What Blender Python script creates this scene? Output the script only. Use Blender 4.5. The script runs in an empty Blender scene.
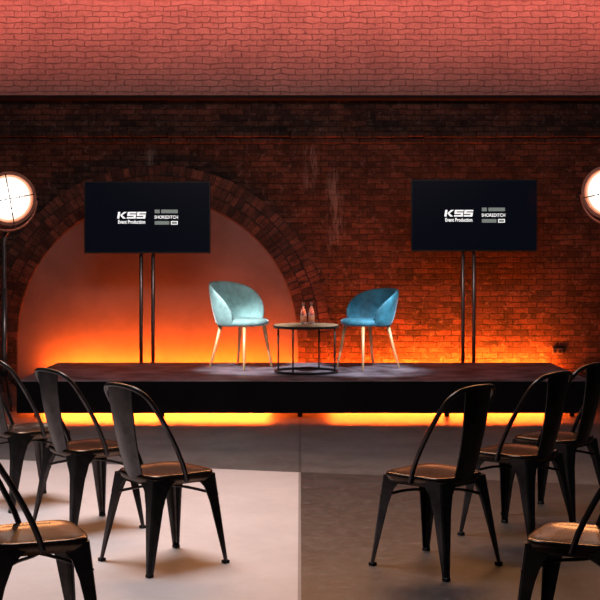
import bpy, bmesh, math, random
from mathutils import Vector, Matrix
random.seed(7)
S = bpy.context.scene
COL = S.collection
PI = math.pi
F = 1280.0; H = 1.5; HY = 252.0
def P(px, py, Y): return Vector(((px-300)*Y/F, Y, H-(py-HY)*Y/F))

# ---------------------------------------------------------------- materials
def new_mat(name):
    m = bpy.data.materials.new(name); m.use_nodes = True
    nt = m.node_tree; b = nt.nodes['Principled BSDF']
    return m, nt, b
def mat(name, col, rough=0.5, metal=0.0, var=0.15, scale=20.0, bump=0.0, sheen=0.0, emit=None, estr=0.0, trans=0.0, coat=0.0, spec=None):
    m, nt, b = new_mat(name)
    N = nt.nodes; L = nt.links
    tc = N.new('ShaderNodeTexCoord'); no = N.new('ShaderNodeTexNoise')
    no.inputs['Scale'].default_value = scale; no.inputs['Detail'].default_value = 6; no.inputs['Roughness'].default_value = 0.6
    L.new(tc.outputs['Object'], no.inputs['Vector'])
    mx = N.new('ShaderNodeMix'); mx.data_type = 'RGBA'
    mx.inputs[6].default_value = (*[c*(1-var) for c in col], 1)
    mx.inputs[7].default_value = (*[min(1, c*(1+var)) for c in col], 1)
    mr = N.new('ShaderNodeMapRange'); mr.inputs[1].default_value = 0.35; mr.inputs[2].default_value = 0.65
    L.new(no.outputs['Fac'], mr.inputs[0])
    L.new(mr.outputs[0], mx.inputs[0]); L.new(mx.outputs[2], b.inputs['Base Color'])
    b.inputs['Roughness'].default_value = rough; b.inputs['Metallic'].default_value = metal
    if spec is not None: b.inputs['Specular IOR Level'].default_value = spec
    if bump:
        bp = N.new('ShaderNodeBump'); bp.inputs['Strength'].default_value = bump; bp.inputs['Distance'].default_value = 0.01
        L.new(no.outputs['Fac'], bp.inputs['Height']); L.new(bp.outputs['Normal'], b.inputs['Normal'])
    if sheen:
        b.inputs['Sheen Weight'].default_value = sheen; b.inputs['Sheen Roughness'].default_value = 0.3
        b.inputs['Sheen Tint'].default_value = (*[min(1, c*1.5+0.25) for c in col], 1)
    if emit:
        b.inputs['Emission Color'].default_value = (*emit, 1); b.inputs['Emission Strength'].default_value = estr
    if trans: b.inputs['Transmission Weight'].default_value = trans
    if coat: b.inputs['Coat Weight'].default_value = coat
    return m

def brick_mat(name, c1, c2, mortar, rough=0.85, bump=0.6, patch=None, patch_amt=0.35, dist=0.012, lo=0.35, hi=1.6, ms=0.007, msm=0.5, wob=0.04, streaks=False):
    m, nt, b = new_mat(name); N = nt.nodes; L = nt.links
    tc = N.new('ShaderNodeTexCoord'); sp = N.new('ShaderNodeSeparateXYZ'); cb = N.new('ShaderNodeCombineXYZ')
    L.new(tc.outputs['Object'], sp.inputs[0]); L.new(sp.outputs['X'], cb.inputs['X']); L.new(sp.outputs['Z'], cb.inputs['Y'])
    nw = N.new('ShaderNodeTexNoise'); nw.inputs['Scale'].default_value = 6; nw.inputs['Detail'].default_value = 5; nw.inputs['Roughness'].default_value = 0.65; L.new(cb.outputs[0], nw.inputs['Vector'])
    sc = N.new('ShaderNodeVectorMath'); sc.operation = 'SCALE'; sc.inputs['Scale'].default_value = wob
    L.new(nw.outputs['Color'], sc.inputs[0])
    ad = N.new('ShaderNodeVectorMath'); ad.operation = 'ADD'; L.new(cb.outputs[0], ad.inputs[0]); L.new(sc.outputs[0], ad.inputs[1])
    br = N.new('ShaderNodeTexBrick'); br.inputs['Scale'].default_value = 1.0
    br.inputs['Brick Width'].default_value = 0.175; br.inputs['Row Height'].default_value = 0.064
    br.inputs['Mortar Size'].default_value = ms; br.inputs['Mortar Smooth'].default_value = msm
    br.inputs['Color1'].default_value = (*c1, 1); br.inputs['Color2'].default_value = (*c2, 1); br.inputs['Mortar'].default_value = (*mortar, 1)
    L.new(ad.outputs[0], br.inputs['Vector'])
    n1 = N.new('ShaderNodeTexNoise'); n1.inputs['Scale'].default_value = 2.0; n1.inputs['Detail'].default_value = 12; n1.inputs['Roughness'].default_value = 0.85
    L.new(cb.outputs[0], n1.inputs['Vector'])
    r1 = N.new('ShaderNodeMapRange'); r1.inputs[1].default_value = 0.38; r1.inputs[2].default_value = 0.62; r1.inputs[3].default_value = lo; r1.inputs[4].default_value = hi
    L.new(n1.outputs['Fac'], r1.inputs[0])
    mu = N.new('ShaderNodeVectorMath'); mu.operation = 'SCALE'
    L.new(br.outputs['Color'], mu.inputs[0]); L.new(r1.outputs[0], mu.inputs['Scale'])
    n2 = N.new('ShaderNodeTexNoise'); n2.inputs['Scale'].default_value = 11; n2.inputs['Detail'].default_value = 8; n2.inputs['Roughness'].default_value = 0.8
    L.new(cb.outputs[0], n2.inputs['Vector'])
    r2 = N.new('ShaderNodeMapRange'); r2.inputs[1].default_value = 0.54; r2.inputs[2].default_value = 0.64; r2.inputs[3].default_value = 0; r2.inputs[4].default_value = patch_amt
    L.new(n2.outputs['Fac'], r2.inputs[0])
    mx = N.new('ShaderNodeMix'); mx.data_type = 'RGBA'; L.new(r2.outputs[0], mx.inputs[0]); L.new(mu.outputs[0], mx.inputs[6])
    mx.inputs[7].default_value = (*(patch or mortar), 1)
    out = mx.outputs[2]
    if streaks:   # pale lime runs down the wall
        def md(op, a, c):
            n = N.new('ShaderNodeMath'); n.operation = op
            for i, v in enumerate((a, c)):
                if isinstance(v, (int, float)): n.inputs[i].default_value = v
                else: L.new(v, n.inputs[i])
            return n.outputs[0]
        def band(cx, hw_, z0, z1):
            dx = md('ABSOLUTE', md('SUBTRACT', sp.outputs['X'], cx), 0)
            r = N.new('ShaderNodeMapRange'); r.inputs[1].default_value = hw_*0.3; r.inputs[2].default_value = hw_; r.inputs[3].default_value = 1; r.inputs[4].default_value = 0; L.new(dx, r.inputs[0])
            dz = md('ABSOLUTE', md('SUBTRACT', sp.outputs['Z'], (z0+z1)/2), 0)
            q = N.new('ShaderNodeMapRange'); q.inputs[1].default_value = (z1-z0)*0.3; q.inputs[2].default_value = (z1-z0)*0.55; q.inputs[3].default_value = 1; q.inputs[4].default_value = 0; L.new(dz, q.inputs[0])
            return md('MULTIPLY', r.outputs[0], q.outputs[0])
        mp = N.new('ShaderNodeMapping'); mp.inputs['Scale'].default_value = (14, 2.5, 1); L.new(cb.outputs[0], mp.inputs['Vector'])
        n3 = N.new('ShaderNodeTexNoise'); n3.inputs['Scale'].default_value = 1; n3.inputs['Detail'].default_value = 8; n3.inputs['Roughness'].default_value = 0.75; L.new(mp.outputs[0], n3.inputs['Vector'])
        r3 = N.new('ShaderNodeMapRange'); r3.inputs[1].default_value = 0.45; r3.inputs[2].default_value = 0.60; r3.inputs[4].default_value = 0.75; L.new(n3.outputs['Fac'], r3.inputs[0])
        ms_ = md('MAXIMUM', band(0.40, 0.12, 1.45, 2.45), md('MAXIMUM', band(-1.70, 0.07, 2.1, 2.75), band(0.12, 0.10, 2.2, 2.75)))
        m3 = N.new('ShaderNodeMix'); m3.data_type = 'RGBA'; L.new(md('MULTIPLY', ms_, r3.outputs[0]), m3.inputs[0]); L.new(out, m3.inputs[6]); m3.inputs[7].default_value = (0.42,0.33,0.29,1)
        out = m3.outputs[2]
    L.new(out, b.inputs['Base Color']); b.inputs['Roughness'].default_value = rough
    inv = N.new('ShaderNodeMath'); inv.operation = 'SUBTRACT'; inv.inputs[0].default_value = 1.0; L.new(br.outputs['Fac'], inv.inputs[1])
    ma = N.new('ShaderNodeMath'); ma.operation = 'MULTIPLY_ADD'; ma.inputs[1].default_value = 2.2
    L.new(n2.outputs['Fac'], ma.inputs[0]); L.new(inv.outputs[0], ma.inputs[2])
    bp = N.new('ShaderNodeBump'); bp.inputs['Strength'].default_value = bump; bp.inputs['Distance'].default_value = dist
    L.new(ma.outputs[0], bp.inputs['Height']); L.new(bp.outputs['Normal'], b.inputs['Normal'])
    return m

M_brick = brick_mat('dark_brick', (0.035,0.019,0.016), (0.15,0.058,0.039), (0.028,0.019,0.016), patch=(0.28,0.19,0.16), patch_amt=0.65, bump=1.0, dist=0.02, ms=0.007, msm=0.5, lo=0.2, hi=1.75, wob=0.05, streaks=True)
M_paint = brick_mat('painted_brick', (0.50,0.36,0.33), (0.52,0.38,0.345), (0.455,0.325,0.295), rough=0.55, bump=1.0, dist=0.028, patch=(0.22,0.12,0.10), patch_amt=0.5, lo=0.78, hi=1.12, ms=0.005, msm=1.0, wob=0.08)
M_plaster = mat('plaster', (0.245,0.178,0.158), 0.85, var=0.14, scale=2.5, bump=0.1)
M_steel = mat('ledge_steel', (0.012,0.009,0.009), 0.8, var=0.4, scale=6, spec=0.2)
M_course = brick_mat('string_course', (0.03,0.016,0.013), (0.09,0.038,0.028), (0.02,0.013,0.012), patch=(0.16,0.10,0.085), patch_amt=0.5)
M_vous, nt, b = new_mat('voussoir'); N = nt.nodes; L = nt.links
at = N.new('ShaderNodeAttribute'); at.attribute_name = 'tone'
rp = N.new('ShaderNodeValToRGB'); rp.color_ramp.elements[0].color = (0.035,0.019,0.016,1); rp.color_ramp.elements[1].color = (0.14,0.058,0.040,1)
L.new(at.outputs['Fac'], rp.inputs[0])
tcv = N.new('ShaderNodeTexCoord'); nn = N.new('ShaderNodeTexNoise'); nn.inputs['Scale'].default_value = 6; nn.inputs['Detail'].default_value = 12; nn.inputs['Roughness'].default_value = 0.85
L.new(tcv.outputs['Object'], nn.inputs['Vector'])
rv = N.new('ShaderNodeMapRange'); rv.inputs[1].default_value = 0.38; rv.inputs[2].default_value = 0.62; rv.inputs[3].default_value = 0.25; rv.inputs[4].default_value = 1.9; L.new(nn.outputs['Fac'], rv.inputs[0])
sv = N.new('ShaderNodeVectorMath'); sv.operation = 'SCALE'; L.new(rp.outputs[0], sv.inputs[0]); L.new(rv.outputs[0], sv.inputs['Scale'])
L.new(sv.outputs[0], b.inputs['Base Color']); b.inputs['Roughness'].default_value = 0.85
bp = N.new('ShaderNodeBump'); bp.inputs['Strength'].default_value = 0.7; bp.inputs['Distance'].default_value = 0.02
L.new(nn.outputs['Fac'], bp.inputs['Height']); L.new(bp.outputs['Normal'], b.inputs['Normal'])
M_mortar = mat('mortar', (0.032,0.021,0.018), 0.9, scale=30)

M_floor, nt, b = new_mat('concrete_floor'); N = nt.nodes; L = nt.links
tc = N.new('ShaderNodeTexCoord'); sp = N.new('ShaderNodeSeparateXYZ'); L.new(tc.outputs['Object'], sp.inputs[0])
def math_node(op, a, bb, cc=None):
    n = N.new('ShaderNodeMath'); n.operation = op
    for i, v in enumerate((a, bb, cc)):
        if v is None: continue
        if isinstance(v, (int, float)): n.inputs[i].default_value = v
        else: L.new(v, n.inputs[i])
    return n.outputs[0]
n1 = N.new('ShaderNodeTexNoise'); n1.inputs['Scale'].default_value = 2.6; n1.inputs['Detail'].default_value = 12; n1.inputs['Roughness'].default_value = 0.82
L.new(tc.outputs['Object'], n1.inputs['Vector'])
n2 = N.new('ShaderNodeTexNoise'); n2.inputs['Scale'].default_value = 16; n2.inputs['Detail'].default_value = 10; n2.inputs['Roughness'].default_value = 0.8
L.new(tc.outputs['Object'], n2.inputs['Vector'])
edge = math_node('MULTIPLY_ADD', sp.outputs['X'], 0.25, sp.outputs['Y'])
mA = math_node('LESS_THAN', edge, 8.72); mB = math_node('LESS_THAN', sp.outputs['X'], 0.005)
pale = math_node('MULTIPLY', mA, mB)
def mixc(f, a, bb):
    m = N.new('ShaderNodeMix'); m.data_type = 'RGBA'
    for i, v in ((0, f), (6, a), (7, bb)):
        if isinstance(v, tuple): m.inputs[i].default_value = (*v, 1)
        elif isinstance(v, (int, float)): m.inputs[i].default_value = v
        else: L.new(v, m.inputs[i])
    return m.outputs[2]
rr = N.new('ShaderNodeMapRange'); rr.inputs[1].default_value = 0.38; rr.inputs[2].default_value = 0.62; L.new(n1.outputs['Fac'], rr.inputs[0])
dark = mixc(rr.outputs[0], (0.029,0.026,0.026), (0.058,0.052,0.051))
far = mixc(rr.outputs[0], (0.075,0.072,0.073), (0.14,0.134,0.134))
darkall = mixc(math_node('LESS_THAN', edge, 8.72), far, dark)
sr = N.new('ShaderNodeMapRange'); sr.inputs[1].default_value = 0.52; sr.inputs[2].default_value = 0.64; sr.inputs[4].default_value = 0.6; L.new(n2.outputs['Fac'], sr.inputs[0])
darkall = mixc(sr.outputs[0], darkall, (0.13,0.12,0.118))
palec = mixc(rr.outputs[0], (0.50,0.455,0.465), (0.57,0.525,0.535))
base = mixc(pale, darkall, palec)
jx = math_node('LESS_THAN', math_node('ABSOLUTE', sp.outputs['X'], 0), 0.010)
je = math_node('LESS_THAN', math_node('ABSOLUTE', math_node('SUBTRACT', edge, 8.72), 0), 0.012)
jn = math_node('MULTIPLY', math_node('MAXIMUM', jx, je), 0.6)
base = mixc(jn, base, (0.04,0.038,0.038))
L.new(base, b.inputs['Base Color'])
rg = math_node('MULTIPLY_ADD', n2.outputs['Fac'], 0.4, 0.27); L.new(rg, b.inputs['Roughness'])
bp = N.new('ShaderNodeBump'); bp.inputs['Strength'].default_value = 0.12; L.new(n2.outputs['Fac'], bp.inputs['Height']); L.new(bp.outputs['Normal'], b.inputs['Normal'])

M_deck = mat('stage_deck', (0.18,0.16,0.20), 0.5, var=0.75, scale=3.5, bump=0.05)
M_skirt = mat('stage_skirt', (0.004,0.004,0.006), 0.9, var=0.4, scale=3, spec=0.15)
M_black = mat('black_metal', (0.02,0.02,0.02), 0.4, 0.6)
M_plastic = mat('black_plastic', (0.010,0.010,0.012), 0.35)
M_screen = mat('screen', (0.003,0.004,0.008), 0.18, emit=(0.12,0.20,0.50), estr=0.008)
M_text = mat('white_lettering', (0.8,0.8,0.8), 0.5, emit=(1,1,1), estr=0.9)
M_bar = mat('grey_lettering', (0.3,0.32,0.3), 0.5, emit=(0.50,0.62,0.56), estr=0.25)
M_pole = mat('brushed_pole', (0.30,0.28,0.28), 0.3, 0.9)
M_gun = mat('gunmetal', (0.060,0.056,0.058), 0.30, 0.9, var=0.4, scale=9)
M_seat = mat('worn_seat_metal', (0.080,0.055,0.042), 0.24, 0.9, var=0.5, scale=6)
M_rubber = mat('rubber', (0.01,0.01,0.01), 0.8)
M_mint = mat('mint_velvet', (0.38,0.66,0.67), 0.65, var=0.28, scale=7, sheen=1.0)
M_blue = mat('teal_blue_velvet', (0.055,0.27,0.40), 0.6, var=0.5, scale=7, sheen=1.0)
M_gold = mat('gold_legs', (0.95,0.66,0.33), 0.4, 0.3, var=0.05)
M_wood = mat('table_wood', (0.52,0.37,0.23), 0.32, var=0.3, scale=12)
M_glass = mat('bottle_glass', (0.95,0.90,0.88), 0.03, trans=0.85, var=0.02)
M_pink = mat('orange_paper', (0.75,0.28,0.14), 0.5)
M_cap = mat('bottle_cap', (0.55,0.30,0.22), 0.4, 0.5)
M_copper = mat('copper_housing', (0.60,0.27,0.19), 0.35, 0.6)
M_wire = mat('guard_wire', (0.22,0.12,0.09), 0.5, 0.5)
M_lens = mat('lit_lens', (1,1,1), 0.4, emit=(1.0,0.96,0.90), estr=3.5)
M_lensmid = mat('lit_lens_middle', (1,1,1), 0.4, emit=(1.0,0.86,0.72), estr=1.5)
M_lensring = mat('lens_reflector', (1,0.8,0.6), 0.3, emit=(1.0,0.52,0.32), estr=0.9)
M_led = mat('led_diffuser', (1,0.6,0.2), 0.5, emit=(1.0,0.25,0.02), estr=5)
M_socket = mat('socket_plastic', (0.10,0.085,0.075), 0.5)

# ---------------------------------------------------------------- mesh helpers
def obj(name, bm, m, parent=None, smooth=False, bevel=0.0, sub=0, kind=None):
    bmesh.ops.recalc_face_normals(bm, faces=bm.faces[:])
    me = bpy.data.meshes.new(name); bm.to_mesh(me); bm.free()
    me.materials.append(m)
    if smooth:
        for p in me.polygons: p.use_smooth = True
    o = bpy.data.objects.new(name, me); COL.objects.link(o)
    if parent: o.parent = parent
    if bevel:
        md = o.modifiers.new('bevel', 'BEVEL'); md.width = bevel; md.segments = 2; md.limit_method = 'ANGLE'
    if sub:
        md = o.modifiers.new('sub', 'SUBSURF'); md.levels = sub; md.render_levels = sub
    if kind: o['kind'] = kind
    return o
def thing(name, label, cat, loc=(0,0,0), rz=0, group=None):
    o = bpy.data.objects.new(name, None); COL.objects.link(o); o.empty_display_size = 0.1
    o.location = loc; o.rotation_euler = (0,0,rz); o['label'] = label; o['category'] = cat
    if group: o['group'] = group
    return o
def copy_tree(o, parent=None):
    c = o.copy(); COL.objects.link(c)
    if parent: c.parent = parent
    for ch in list(o.children): copy_tree(ch, c)
    return c
def box(bm, x0, x1, y0, y1, z0, z1, M=None):
    vs = [bm.verts.new(Vector(p) if M is None else M @ Vector(p)) for p in
          [(x0,y0,z0),(x1,y0,z0),(x1,y1,z0),(x0,y1,z0),(x0,y0,z1),(x1,y0,z1),(x1,y1,z1),(x0,y1,z1)]]
    for f in [(0,3,2,1),(4,5,6,7),(0,1,5,4),(1,2,6,5),(2,3,7,6),(3,0,4,7)]: bm.faces.new([vs[i] for i in f])
    return vs
def loft(bm, rings, cap=True, close=False):
    R = [[bm.verts.new(p) for p in r] for r in rings]
    n = len(R[0]); K = len(R)
    for k in range(K if close else K-1):
        a = R[k]; c = R[(k+1) % K]
        for i in range(n):
            bm.faces.new((a[i], a[(i+1)%n], c[(i+1)%n], c[i]))
    if cap and not close:
        bm.faces.new(R[0][::-1]); bm.faces.new(R[-1])
    return R
def smooth_path(pts, n=6, closed=False):
    pts = [Vector(p) for p in pts]; out = []
    K = len(pts)
    for i in range(K if closed else K-1):
        g = lambda j: pts[j % K] if closed else pts[max(0, min(K-1, j))]
        p0, p1, p2, p3 = g(i-1), g(i), g(i+1), g(i+2)
        for k in range(n):
            t = k/n
            out.append(0.5*((2*p1)+(p2-p0)*t+(2*p0-5*p1+4*p2-p3)*t*t+(3*p1-p0-3*p2+p3)*t**3))
    if not closed: out.append(pts[-1])
    return out
def tube(bm, pts, r, seg=10, closed=False, r2=None):
    pts = [Vector(p) for p in pts]; K = len(pts)
    nrm = None; rings = []
    for i in range(K):
        if closed: t = (pts[(i+1)%K]-pts[i-1]).normalized()
        else: t = (pts[min(K-1,i+1)]-pts[max(0,i-1)]).normalized()
        if nrm is None:
            a = Vector((0,0,1)) if abs(t.z) < 0.9 else Vector((1,0,0))
            nrm = t.cross(a).normalized()
        else: nrm = (nrm - t*nrm.dot(t)).normalized()
        bi = t.cross(nrm)
        rr_ = r if r2 is None else r+(r2-r)*i/(K-1)
        rings.append([pts[i]+rr_*(math.cos(2*PI*j/seg)*nrm+math.sin(2*PI*j/seg)*bi) for j in range(seg)])
    loft(bm, rings, close=closed)
def lathe(bm, prof, seg=40, M=None, c=(0,0,0)):
    c = Vector(c); rings = []
    for r, z in prof:
        r = max(r, 1e-4)
        ring = [c+Vector((r*math.cos(2*PI*j/seg), r*math.sin(2*PI*j/seg), z)) for j in range(seg)]
        if M is not None: ring = [M @ p for p in ring]
        rings.append(ring)
    loft(bm, rings)
def ring_pts(r, z, n=48, c=(0,0)): return [Vector((c[0]+r*math.cos(2*PI*j/n), c[1]+r*math.sin(2*PI*j/n), z)) for j in range(n)]
B = bmesh.new

# ---------------------------------------------------------------- setting
WY = 14.55
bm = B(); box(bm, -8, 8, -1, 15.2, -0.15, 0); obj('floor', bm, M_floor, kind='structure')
ACX, ACZ, AR = -1.62, 0.53, 1.60
bm = B(); poly = [(-8,0),(-8,3.4),(8,3.4),(8,0),(ACX+AR,0)]
for i in range(0, 49):
    a = PI*i/48; poly.append((ACX+AR*math.cos(a), ACZ+AR*math.sin(a)))
poly.append((ACX-AR,0))
fr = [bm.verts.new((x, WY, z)) for x, z in poly]; bk = [bm.verts.new((x, WY+0.3, z)) for x, z in poly]
bm.faces.new(fr); bm.faces.new(bk[::-1])
for i in range(len(fr)):
    j = (i+1) % len(fr); bm.faces.new((fr[i], fr[j], bk[j], bk[i]))
obj('wall_back', bm, M_brick, kind='structure')
bm = B(); box(bm, ACX-AR-0.1, ACX+AR+0.1, WY+0.05, WY+0.16, 0, ACZ+AR+0.1); obj('wall_back_arch_infill', bm, M_plaster, kind='structure')
bm = B(); box(bm, -8, 8, 14.28, 15.2, 3.245, 7.5); obj('wall_back_upper', bm, M_paint, kind='structure')
bm = B(); box(bm, -8, 8, 14.25, 14.9, 3.207, 3.246); obj('trim_1', bm, M_steel, bevel=0.006, kind='structure')
bm = B(); box(bm, -8, 8, WY-0.10, WY+0.05, 2.86, 3.208); obj('trim_2', bm, M_brick, kind='structure')
bm = B(); x = -8.0
while x < 8:
    w_ = random.uniform(0.17, 0.23); d_ = random.uniform(0.10, 0.125); zz = random.uniform(-0.006, 0.006)
    box(bm, x, min(8, x+w_-0.008), WY-d_, WY+0.02, 2.800+zz, 2.862+zz)
    x += w_
x = -8.0
while x < 8:
    w_ = random.uniform(0.17, 0.23); d_ = random.uniform(0.03, 0.05)
    box(bm, x, min(8, x+w_-0.008), WY-d_, WY+0.02, 2.735, 2.796)
    x += w_
obj('trim_5', bm, M_course, bevel=0.006, kind='structure')
bm = B()
lay = bm.verts.layers.float.new('tone')
for (r0, r1) in ((AR-0.01, AR+0.110), (AR+0.122, AR+0.235), (AR+0.247, AR+0.355)):
    n = int(PI*(r0+r1)/2/0.070)
    for k in range(n):
        a0 = PI*(k+0.06+random.uniform(-0.04,0.04))/n; a1 = PI*(k+0.94+random.uniform(-0.04,0.04))/n; dy = random.uniform(-0.012,-0.007); tone = random.random()
        q = [(r0,a0),(r1+random.uniform(-0.008,0.008),a0),(r1+random.uniform(-0.008,0.008),a1),(r0,a1)]
        f_ = [bm.verts.new((ACX+r*math.cos(a), WY+dy, ACZ+r*math.sin(a))) for r, a in q]
        g_ = [bm.verts.new((ACX+r*math.cos(a), WY+0.04, ACZ+r*math.sin(a))) for r, a in q]
        for v in f_+g_: v[lay] = tone
        bm.faces.new(f_); bm.faces.new(g_[::-1])
        for i in range(4): bm.faces.new((f_[i], f_[(i+1)%4], g_[(i+1)%4], g_[i]))
obj('trim_3', bm, M_vous, kind='structure')
bm = B(); rg_ = []
for i in range(49):
    a = PI*i/48
    rg_.append([Vector((ACX+r*math.cos(a), y, ACZ+r*math.sin(a))) for r, y in ((AR-0.004,WY-0.005),(AR+0.355,WY-0.005),(AR+0.355,WY+0.04),(AR-0.004,WY+0.04))])
loft(bm, rg_); obj('trim_4', bm, M_mortar, kind='structure')

p = P(557, 351, WY)
t = thing('wall_socket', 'small electrical socket box low on the brick wall at right', 'socket', (p.x, WY, p.z))
bm = B(); box(bm, -0.06, 0.06, -0.03, 0, -0.035, 0.035); obj('back_box', bm, M_socket, t, bevel=0.005)
bm = B(); box(bm, -0.045, -0.01, -0.036, -0.03, -0.018, 0.018); box(bm, 0.01, 0.045, -0.036, -0.03, -0.018, 0.018); obj('outlet', bm, M_plastic, t, bevel=0.002)

# ---------------------------------------------------------------- stage
SX0, SX1, SY0, SY1, SZ = -2.55, 2.63, 11.53, 13.45, 0.338
t = thing('stage_platform', 'low wide black stage platform raised on short legs in front of the brick wall', 'stage', ((SX0+SX1)/2, (SY0+SY1)/2, 0))
hw, hd = (SX1-SX0)/2, (SY1-SY0)/2
bm = B(); box(bm, -hw, hw, -hd, hd, SZ-0.025, SZ); obj('deck', bm, M_deck, t, bevel=0.004)
for a0, a1 in ((-hw, -0.62), (-0.621, 1.3), (1.299, hw)):
    bm = B(); box(bm, a0, a1, -hd-0.006, -hd+0.012, 0.048, SZ-0.004); obj('skirt', bm, M_skirt, t, bevel=0.001)
for s in (-1, 1):
    bm = B(); box(bm, s*hw-0.008, s*hw+0.008, -hd+0.02, hd, 0.048, SZ-0.027); obj('skirt', bm, M_skirt, t, bevel=0.002)
bm = B()
for y in (-hd+0.02, -0.03, hd-0.08): box(bm, -hw+0.02, hw-0.02, y, y+0.06, SZ-0.12, SZ-0.026)
obj('frame', bm, M_black, t)
for x in (-hw+0.15, -1.3, -0.04, 1.3, hw-0.15):
    for y in (-hd+0.16, hd-0.06):
        bm = B(); box(bm, x-0.022, x+0.022, y-0.022, y+0.022, 0, SZ-0.12); obj('leg', bm, M_black, t)

def batten(x, y, ln, label, group):
    t = thing('led_batten', label, 'led light', (x, y, 0), 0, group)
    bm = B(); box(bm, -ln/2, ln/2, -0.03, 0.03, 0, 0.045); obj('housing', bm, M_black, t, bevel=0.003)
    bm = B(); box(bm, -ln/2+0.02, ln/2-0.02, -0.018, 0.018, 0.046, 0.056); obj('diffuser', bm, M_led, t)
    return t
for x, l in ((-2.1, 'orange light batten on the floor behind stage, under the left screen'),
             (-0.75, 'orange light batten on the floor behind stage, behind the pale mint chair'),
             (0.6, 'orange light batten on the floor behind stage, behind the blue chair'),
             (1.95, 'orange light batten on the floor behind stage, under the right screen')):
    batten(x, 14.30, 1.25, l, 'light battens behind the stage')
for x, l in ((-1.6, 'orange light batten glowing under the left half of the stage'), (1.6, 'orange light batten glowing under the right half of the stage')):
    batten(x, 12.2, 1.8, l, 'light battens under the stage')

# ---------------------------------------------------------------- screens
def text_mesh(s, x, z, w, h, m, parent, name, shear=0.0, bold=0.0):
    cu = bpy.data.curves.new('txt', 'FONT'); cu.body = s; cu.size = 1; cu.shear = shear; cu.offset = bold; cu.extrude = 0.0
    o = bpy.data.objects.new('txt', cu); COL.objects.link(o)
    dg = bpy.context.evaluated_depsgraph_get(); me = bpy.data.meshes.new_from_object(o.evaluated_get(dg))
    bpy.data.objects.remove(o)
    xs = [v.co.x for v in me.vertices]; ys = [v.co.y for v in me.vertices]
    x0, x1, y0, y1 = min(xs), max(xs), min(ys), max(ys)
    for v in me.vertices:
        v.co = Vector((x+((v.co.x-x0)/(x1-x0)-0.5)*w, -0.0295, z+((v.co.y-y0)/(y1-y0)-0.5)*h))
    me.materials.clear(); me.materials.append(m); me.name = name
    q = bpy.data.objects.new(name, me); COL.objects.link(q); q.parent = parent; return q
def block_letters(cx, cz, w, h, m, parent):
    bm = B(); pol = []
    th = 0.18; hh = 0.8; tw = 0.25
    pol += [[(0,0),(tw,0),(tw,hh),(0,hh)], [(0.28,0.40),(0.66,hh),(1.0,hh),(0.52,0.40)], [(0.28,0.40),(0.52,0.40),(1.0,0),(0.66,0)]]
    for o_ in (1.10, 2.20):
        pol += [[(o_,hh-th),(o_+1,hh-th),(o_+1,hh),(o_,hh)], [(o_,hh/2-th/2+0.003),(o_+tw,hh/2-th/2+0.003),(o_+tw,hh-th),(o_,hh-th)],
                [(o_+tw,hh/2-th/2),(o_+1,hh/2-th/2),(o_+1,hh/2+th/2),(o_+tw,hh/2+th/2)], [(o_+1-tw,th),(o_+1,th),(o_+1,hh/2-th/2),(o_+1-tw,hh/2-th/2)],
                [(o_,0),(o_+1,0),(o_+1,th),(o_,th)]]
    for q in pol:
        bm.faces.new([bm.verts.new((cx+((x+0.15*y)/3.32-0.5)*w, -0.0295, cz+(y/hh-0.5)*h)) for x, y in q])
    obj('lettering', bm, m, parent)
def television(px, py, label, slabel, poles):
    Y = 13.62; c = P(px, py, Y); k = Y/F; w = 126*k/2; h = 72*k/2
    t = thing('television', label, 'screen', (c.x, Y, c.z), 0, 'screens beside the stage')
    bm = B(); box(bm, -w, w, -0.022, 0.02, -h, h); obj('casing', bm, M_plastic, t, bevel=0.004)
    bm = B(); box(bm, -w+0.012, w-0.012, -0.026, -0.022, -h+0.02, h-0.012); obj('display', bm, M_screen, t)
    bm = B(); box(bm, -w*0.6, w*0.6, 0.02, 0.05, -h*0.7, h*0.4); obj('rear_housing', bm, M_plastic, t, bevel=0.01)
    block_letters(-15.5*k, 2.2*k, 29*k, 6.6*k, M_text, t)
    text_mesh('Event Production', -15.5*k, -4.4*k, 27*k, 3.8*k, M_text, t, 'lettering', 0, 0.025)
    text_mesh('SHOREDITCH', 19*k, 0.3*k, 23.5*k, 3.3*k, M_text, t, 'lettering', 0, 0.015)
    for a0, a1, z in ((7.5,12.5,6.0),(14,30.5,6.0),(7.5,22.0,-5.4)):
        bm = B(); box(bm, a0*k, a1*k, -0.0285, -0.027, (z-1.8)*k, (z+1.8)*k); obj('logo_bar', bm, M_bar, t)
    bm = B(); box(bm, 23.7*k, 30.5*k, -0.0280, -0.027, -7.2*k, -3.6*k); obj('logo_bar', bm, M_text, t)
    bm = B(); box(bm, 24.5*k, 29.7*k, -0.0290, -0.0281, -6.5*k, -4.3*k); obj('logo_bar', bm, M_bar, t)
    s = thing('screen_stand', slabel, 'stand', (c.x, Y+0.1, 0), 0, 'stands carrying the screens')
    for q in poles:
        X = (q-300)*k - c.x
        bm = B(); tube(bm, [(X,0,0.02),(X,0,0.8),(X,0,c.z+0.2)], 0.020, 14); obj('pole', bm, M_pole, s, smooth=True)
    bm = B(); box(bm, -0.35, 0.30, -0.12, 0.22, 0, 0.02); obj('base_plate', bm, M_black, s, bevel=0.004)
    bm = B(); box(bm, -0.25, 0.2, -0.048, -0.018, c.z-0.12, c.z+0.12); obj('bracket', bm, M_black, s, bevel=0.003)
television(147.5, 217.5, 'wide flat screen with white lettering, in front of the plastered arch', 'twin pole metal stand holding the screen in front of the plastered arch', (140,152))
television(474, 215.5, 'wide flat screen with white lettering, on the plain brick side without arch', 'twin pole metal stand holding the screen on the plain brick side', (464,475))

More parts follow.
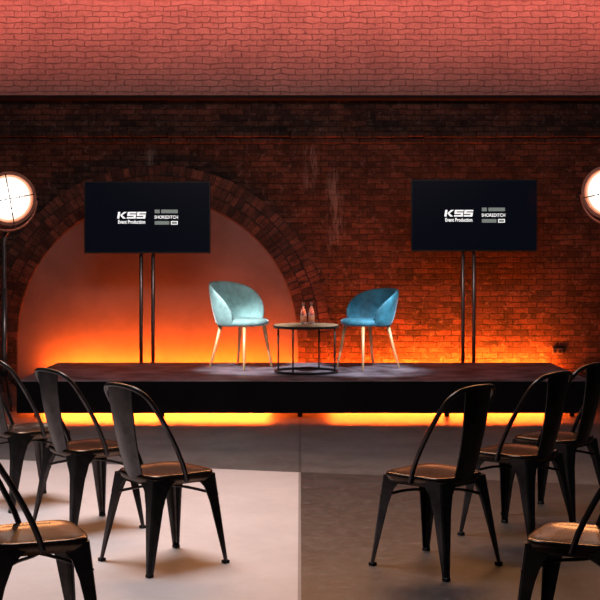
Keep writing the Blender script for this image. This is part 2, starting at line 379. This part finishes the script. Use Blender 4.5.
# ---------------------------------------------------------------- velvet chairs
def velvet_chair(name, label, loc, rz, fab, H_, rad):
    t = thing(name, label, 'chair', loc, rz, 'velvet tub chairs on the stage')
    bm = B(); rings = []
    NU = 41
    for i in range(NU):
        u = -1+2*i/(NU-1); ph = u*math.radians(116)
        e = 1-abs(u)**2.6
        top = 0.555+(H_-0.555)*(max(e,0)**0.85)
        zb = 0.425
        d = Vector((math.sin(ph)*1.03, -math.cos(ph)*0.96, 0))
        th = 0.038*(0.8+0.2*e)
        def rr2(z): return rad-0.050+0.090*((z-0.43)/0.43)**0.8 if z > 0.43 else rad-0.050
        ring = []
        for z, off in ((zb,0.01),(zb+(top-zb)*0.35,0),(zb+(top-zb)*0.7,0.0),(top-0.015,0.002)):
            ring.append(d*(rr2(z)-th+off)+Vector((0,0,z)))
        ring.append(d*(rr2(top)-th*0.5)+Vector((0,0,top)))
        for z, off in ((top-0.015,0.0),(zb+(top-zb)*0.7,0.004),(zb+(top-zb)*0.35,0.004),(zb+0.02,0),(zb-0.005,-0.015)):
            ring.append(d*(rr2(z)+off)+Vector((0,0,z)))
        rings.append(ring)
    loft(bm, rings); obj('backrest', bm, fab, t, smooth=True, sub=1)
    rs = rad-0.058
    bm = B(); prof = [(0.001,0.428),(rs*0.9,0.428),(rs,0.436),(rs+0.008,0.455),(rs+0.004,0.480),(rs-0.02,0.495),(rs*0.6,0.501),(0.001,0.503)]
    lathe(bm, prof, 40, Matrix.Translation((0,0.045,0)) @ Matrix.Diagonal((1,1.10,1,1))); obj('seat', bm, fab, t, smooth=True)
    for sx in (-1,1):
        for sy in (-1,1):
            bm = B(); tube(bm, [(sx*0.15,sy*0.155+0.03,0.435),(sx*0.183,sy*0.19+0.02,0.2),(sx*0.215,sy*0.225+0.01,0.006)], 0.018, 12, r2=0.010); obj('leg', bm, M_gold, t, smooth=True)
    return t
c = P(240, 368, 12.8)
velvet_chair('velvet_chair', 'pale mint velvet tub chair with gold legs, left of the round table', (c.x,12.82,SZ+0.002), math.radians(-128), M_mint, 0.87, 0.288)
c = P(369, 368, 12.8)
velvet_chair('velvet_chair', 'deep blue velvet tub chair with gold legs, right of the round table', (c.x,12.82,SZ+0.002), math.radians(124), M_blue, 0.80, 0.282)

# ---------------------------------------------------------------- table and bottles
TX, TY = 0.06, 12.35
t = thing('coffee_table', 'low round coffee table with wooden top and black wire frame between the velvet chairs', 'table', (TX,TY,SZ), 0.35)
bm = B(); lathe(bm, [(0.001,0.437),(0.310,0.437),(0.310,0.463),(0.001,0.463)], 64); obj('tabletop', bm, M_wood, t)
bm = B(); rg_ = []
for j in range(64):
    a = 2*PI*j/64; d = Vector((math.cos(a), math.sin(a), 0))
    rg_.append([d*r+Vector((0,0,z)) for r, z in ((0.311,0.432),(0.322,0.432),(0.322,0.456),(0.311,0.456))])
loft(bm, rg_, close=True); obj('rim', bm, M_black, t)
bm = B(); tube(bm, ring_pts(0.30, 0.014, 64), 0.012, 8, closed=True); obj('base_ring', bm, M_black, t, smooth=True)
for k in range(4):
    a = PI/4+PI/2*k; x, y = 0.300*math.cos(a), 0.300*math.sin(a)
    bm = B(); tube(bm, [(x,y,0.01),(x,y,0.22),(x,y,0.436)], 0.009, 8); obj('leg', bm, M_black, t, smooth=True)
def bottle(px, dy, label):
    Y = TY+dy; X = (px-300)*Y/F
    t = thing('drink_bottle', label, 'bottle', (X, Y, SZ+0.4635), 0, 'bottles on the coffee table')
    bm = B(); lathe(bm, [(0.001,0),(0.026,0),(0.029,0.006),(0.029,0.105),(0.024,0.135),(0.013,0.160),(0.012,0.195),(0.001,0.195)], 24); obj('glass_body', bm, M_glass, t, smooth=True)
    bm = B(); lathe(bm, [(0.0296,0.03),(0.0305,0.03),(0.0305,0.085),(0.0296,0.085)], 24); obj('paper_label', bm, M_pink, t, smooth=True)
    bm = B(); lathe(bm, [(0.001,0.193),(0.0145,0.193),(0.0145,0.212),(0.001,0.213)], 20); obj('cap', bm, M_cap, t)
bottle(303.5, -0.02, 'small clear glass bottle on the table, nearer the mint chair')
bottle(311.5, 0.02, 'small clear glass bottle on the table, nearer the blue chair')

# ---------------------------------------------------------------- studio lamps
def studio_lamp(loc, hz, rz, label, tilt=6):
    t = thing('studio_lamp', label, 'lamp', loc, rz, 'round studio lamps either side of the stage')
    M = Matrix.Translation((0,-0.17,hz)) @ Matrix.Rotation(math.radians(90+tilt), 4, 'X') @ Matrix.Scale(1.05, 4)
    bm = B(); lathe(bm, [(0.001,-0.27),(0.07,-0.265),(0.12,-0.24),(0.15,-0.16),(0.215,-0.09),(0.230,-0.06),(0.230,0.02),(0.245,0.022),(0.245,0.04),(0.216,0.04),(0.212,-0.02),(0.001,-0.03)], 48, M)
    h = obj('lamp_head', bm, M_copper, t, smooth=True)
    md = h.modifiers.new('es', 'EDGE_SPLIT'); md.split_angle = math.radians(35)
    bm = B(); lathe(bm, [(0.001,-0.012),(0.211,-0.012),(0.211,0.0),(0.15,0.008),(0.001,0.012)], 48, M); obj('lens', bm, M_lensring, t, smooth=True)
    bm = B(); lathe(bm, [(0.001,0.006),(0.192,0.005),(0.192,0.012),(0.10,0.022),(0.001,0.026)], 48, M); ln = obj('lens_centre', bm, M_lensmid, t, smooth=True)
    bm = B(); lathe(bm, [(0.001,0.018),(0.135,0.018),(0.132,0.022),(0.06,0.034),(0.001,0.038)], 48, M); obj('bulb', bm, M_lens, t, smooth=True)
    g = B()
    for a in (0.2, 0.2+PI/2):
        d = Vector((math.cos(a), math.sin(a), 0))*0.23
        tube(g, [M @ (-d+Vector((0,0,0.045))), M @ Vector((0,0,0.055)), M @ (d+Vector((0,0,0.045)))], 0.006, 6)
    tube(g, [M @ p_ for p_ in ring_pts(0.09, 0.052, 32)], 0.004, 6, closed=True)
    obj('wire_guard', g, M_wire, t)
    bm = B(); pts = [(0.280*math.cos(a), -0.14, hz+0.305*math.sin(a)) for a in [PI+PI*k/20 for k in range(21)]]
    tube(bm, pts, 0.012, 8); obj('yoke', bm, M_copper, t, smooth=True)
    for s in (-1,1):
        bm = B(); tube(bm, [(s*0.24,-0.14,hz),(s*0.27,-0.14,hz),(s*0.30,-0.14,hz)], 0.020, 12); obj('knob', bm, M_black, t, smooth=True)
    bm = B(); tube(bm, smooth_path([(0,-0.14,hz-0.305),(0,-0.08,hz-0.335),(0,0,hz-0.375),(0,0,1.2),(0,0,0.30)],4), 0.020, 12); obj('pole', bm, M_pole, t, smooth=True)
    bm = B(); tube(bm, [(0,0,0.15),(0,0,0.6),(0,0,1.15)], 0.026, 12); obj('pole_sleeve', bm, M_pole, t, smooth=True)
    bm = B(); lathe(bm, [(0.001,0.30),(0.038,0.30),(0.038,0.36),(0.001,0.36)], 16); obj('collar', bm, M_black, t)
    for k in range(3):
        a = k*2*PI/3+0.5
        bm = B(); tube(bm, [(0.03*math.cos(a),0.03*math.sin(a),0.33),(0.2*math.cos(a),0.2*math.sin(a),0.15),(0.33*math.cos(a),0.33*math.sin(a),0.012)], 0.012, 8); obj('leg', bm, M_black, t, smooth=True)
studio_lamp((-2.845,12.32,0), 2.01, math.radians(26), 'round copper studio lamp on pole at the left end of stage')
studio_lamp((3.02,12.32,0), 2.07, math.radians(-28), 'round copper studio lamp on pole at the right end of stage')

# ---------------------------------------------------------------- metal cafe chairs
def sq_ring(half, z, n=40, e=5.0, cy=0.0):
    out = []
    for j in range(n):
        a = 2*PI*(j+0.5)/n; c_, s_ = math.cos(a), math.sin(a)
        r = half/((abs(c_)**e+abs(s_)**e)**(1/e))
        y = r*s_; x = r*c_*(1.0+0.06*(y/half))
        out.append(Vector((x, y+cy, z)))
    return out
def metal_chair():
    t = thing('metal_chair', 'x', 'chair', (0,0,0), 0, 'dark metal audience chairs')
    bm = B(); loft(bm, [sq_ring(h_, z) for h_, z in ((0.170,0.402),(0.178,0.403),(0.184,0.425),(0.186,0.442),(0.182,0.450),(0.172,0.452),(0.155,0.446),(0.10,0.441),(0.03,0.440))])
    obj('seat', bm, M_seat, t, smooth=True)
    for sx in (-1,1):
        for sy in (-1,1):
            bm = B(); rings = []
            for z, a in ((0.435,0.140),(0.410,0.106),(0.375,0.078),(0.30,0.059),(0.20,0.047),(0.10,0.035),(0.012,0.025)):
                u = 1-z/0.435
                cx = 0.178+0.045*u; cy = (0.178+0.060*u) if sy < 0 else (0.178+0.045*u); th = 0.006; c_ = 0.014
                pr = [(cx-a,cy),(cx-c_,cy),(cx-c_*0.3,cy-c_*0.3),(cx,cy-c_),(cx,cy-a),(cx-th,cy-a),(cx-th,cy-c_),(cx-c_*0.3-th*0.8,cy-c_*0.3-th*0.8),(cx-c_,cy-th),(cx-a,cy-th)]
                rings.append([Vector((sx*x, sy*y, z)) for x, y in pr])
            loft(bm, rings); lg = obj('leg', bm, M_gun, t)
            fx, fy = sx*(0.223-0.013), sy*((0.238 if sy < 0 else 0.223)-0.013)
            bm = B(); box(bm, fx-0.015, fx+0.015, fy-0.015, fy+0.015, 0, 0.016); obj('foot_cap', bm, M_rubber, lg, bevel=0.003)
    for s in (-1,1):
        bm = B(); tube(bm, smooth_path([(-0.185,-0.185*s,0.33),(-0.09,-0.09*s,0.36),(0,0,0.366+0.008*s),(0.09,0.09*s,0.36),(0.185,0.185*s,0.33)],4), 0.007, 8); obj('cross_brace', bm, M_gun, t, smooth=True)
    half = [(0.188,0.0,0.415),(0.195,-0.03,0.50),(0.198,-0.09,0.62),(0.194,-0.155,0.73),(0.180,-0.21,0.815),(0.138,-0.244,0.856),(0.070,-0.258,0.869)]
    pts = half+[(0,-0.262,0.872)]+[(-x,y,z) for x, y, z in half[::-1]]
    bm = B(); tube(bm, smooth_path(pts,6), 0.0115, 12); obj('back_frame', bm, M_gun, t, smooth=True)
    bm = B(); rings = []
    for k in range(9):
        u = k/8; z = 0.425+0.437*u; yc = -0.172-0.086*u-0.012*math.sin(PI*u); w = 0.072+0.030*u
        fr_ = [Vector((w*q, yc-0.014*(1-q*q), z)) for q in (-1,-0.6,-0.2,0.2,0.6,1)]
        bk_ = [p_+Vector((0,0.006,0)) for p_ in fr_[::-1]]
        rings.append(fr_+bk_)
    loft(bm, rings); obj('back_splat', bm, M_gun, t, smooth=True).modifiers.new('es','EDGE_SPLIT').split_angle = math.radians(50)
    return t
proto = metal_chair()
specs = [
 (-0.655, 6.20, -50, 'dark metal chair, aisle end of left front row, beside the pale floor edge'),
 (-1.15, 6.98, -50, 'dark metal chair second from the aisle in the left front row'),
 (-1.62, 7.66, -50, 'dark metal chair at far left, beside the stage corner, backrest cut by the photo edge'),
 (0.645, 6.14, 47, 'dark metal chair at the aisle end of the right front row, on dark floor'),
 (1.15, 6.80, 48, 'dark metal chair second from the aisle in the right front row'),
 (1.46, 7.33, 50, 'dark metal chair third from the aisle on the right, backrest cut by the photo edge'),
 (-1.005, 4.80, -66, 'dark metal chair cut off by the photo at bottom left corner'),
 (1.055, 4.76, 64, 'dark metal chair cut off by the photo at bottom right corner'),
]
for i, (x, y, a, lab) in enumerate(specs):
    o = proto if i == 0 else copy_tree(proto)
    o.location = (x, y, 0); o.rotation_euler = (0,0,math.radians(a)); o['label'] = lab

# ---------------------------------------------------------------- lights
def area(loc, target, sx, sy, col, power, spread=180):
    l = bpy.data.lights.new('area_light', 'AREA'); l.shape = 'RECTANGLE'; l.size = sx; l.size_y = sy; l.color = col; l.energy = power; l.spread = math.radians(spread)
    o = bpy.data.objects.new('area_light', l); COL.objects.link(o); o.location = loc
    o.rotation_euler = (Vector(target)-Vector(loc)).to_track_quat('-Z','Y').to_euler(); return o
def spot(loc, target, col, power, size, blend=0.5, rad=0.1):
    l = bpy.data.lights.new('spot_light', 'SPOT'); l.color = col; l.energy = power; l.spot_size = math.radians(size); l.spot_blend = blend; l.shadow_soft_size = rad
    o = bpy.data.objects.new('spot_light', l); COL.objects.link(o); o.location = loc
    o.rotation_euler = (Vector(target)-Vector(loc)).to_track_quat('-Z','Y').to_euler(); return o
area((-1.75,14.43,0.16), (-1.75,14.6,0.34), 2.2, 0.03, (1.0,0.115,0.006), 66)
area((-0.35,14.43,0.16), (-0.35,14.6,0.34), 0.9, 0.03, (1.0,0.115,0.006), 21)
area((1.85,14.43,0.17), (1.85,14.6,0.30), 2.0, 0.03, (1.0,0.120,0.008), 150)
area((0.5,14.43,0.17), (0.5,14.6,0.30), 0.6, 0.03, (1.0,0.10,0.006), 17)
# under stage
area((-1.4,12.5,0.17), (-1.4,11.0,0.02), 2.2, 0.08, (1.0,0.105,0.010), 200)
area((1.4,12.5,0.17), (1.4,11.0,0.02), 2.2, 0.08, (1.0,0.105,0.010), 125)
# red wash on the upper wall
area((0,9.8,5.0), (0,14.3,4.72), 10, 0.3, (1.0,0.21,0.16), 160, 40)
# stage key lights
spot((-2.4,8.4,5.4), (-0.45,12.65,0.5), (1.0,0.95,0.94), 3400, 11, 0.6, 0.10)
spot((2.4,8.4,5.4), (0.6,12.6,0.4), (0.92,0.94,1.0), 2900, 12, 0.6, 0.10)
# wall fill
area((0,6.0,4.5), (0,14.5,1.6), 5, 1, (1.0,0.76,0.70), 45, 110)
# unseen overhead fill, added to brighten the chairs and left floor
area((-1.5,7.0,4.6), (-1.3,7.2,0), 2.6, 1.8, (1.0,0.92,0.90), 88, 95)
area((0,9.6,3.0), (0,5.6,0.4), 5, 0.3, (1.0,0.45,0.17), 58, 120)  # orange light added from the stage side for warm highlights on the seats

w = bpy.data.worlds.new('World'); S.world = w; w.use_nodes = True
bg = w.node_tree.nodes['Background']; bg.inputs[0].default_value = (0.46,0.43,0.5,1); bg.inputs[1].default_value = 0.035
S.view_settings.view_transform = 'Standard'

cam = bpy.data.cameras.new('camera'); co = bpy.data.objects.new('camera', cam); COL.objects.link(co)
co.location = (0,0,H); co.rotation_euler = (PI/2,0,0); cam.sensor_width = 36; cam.lens = F/600*36; cam.shift_y = -48/600
S.camera = co
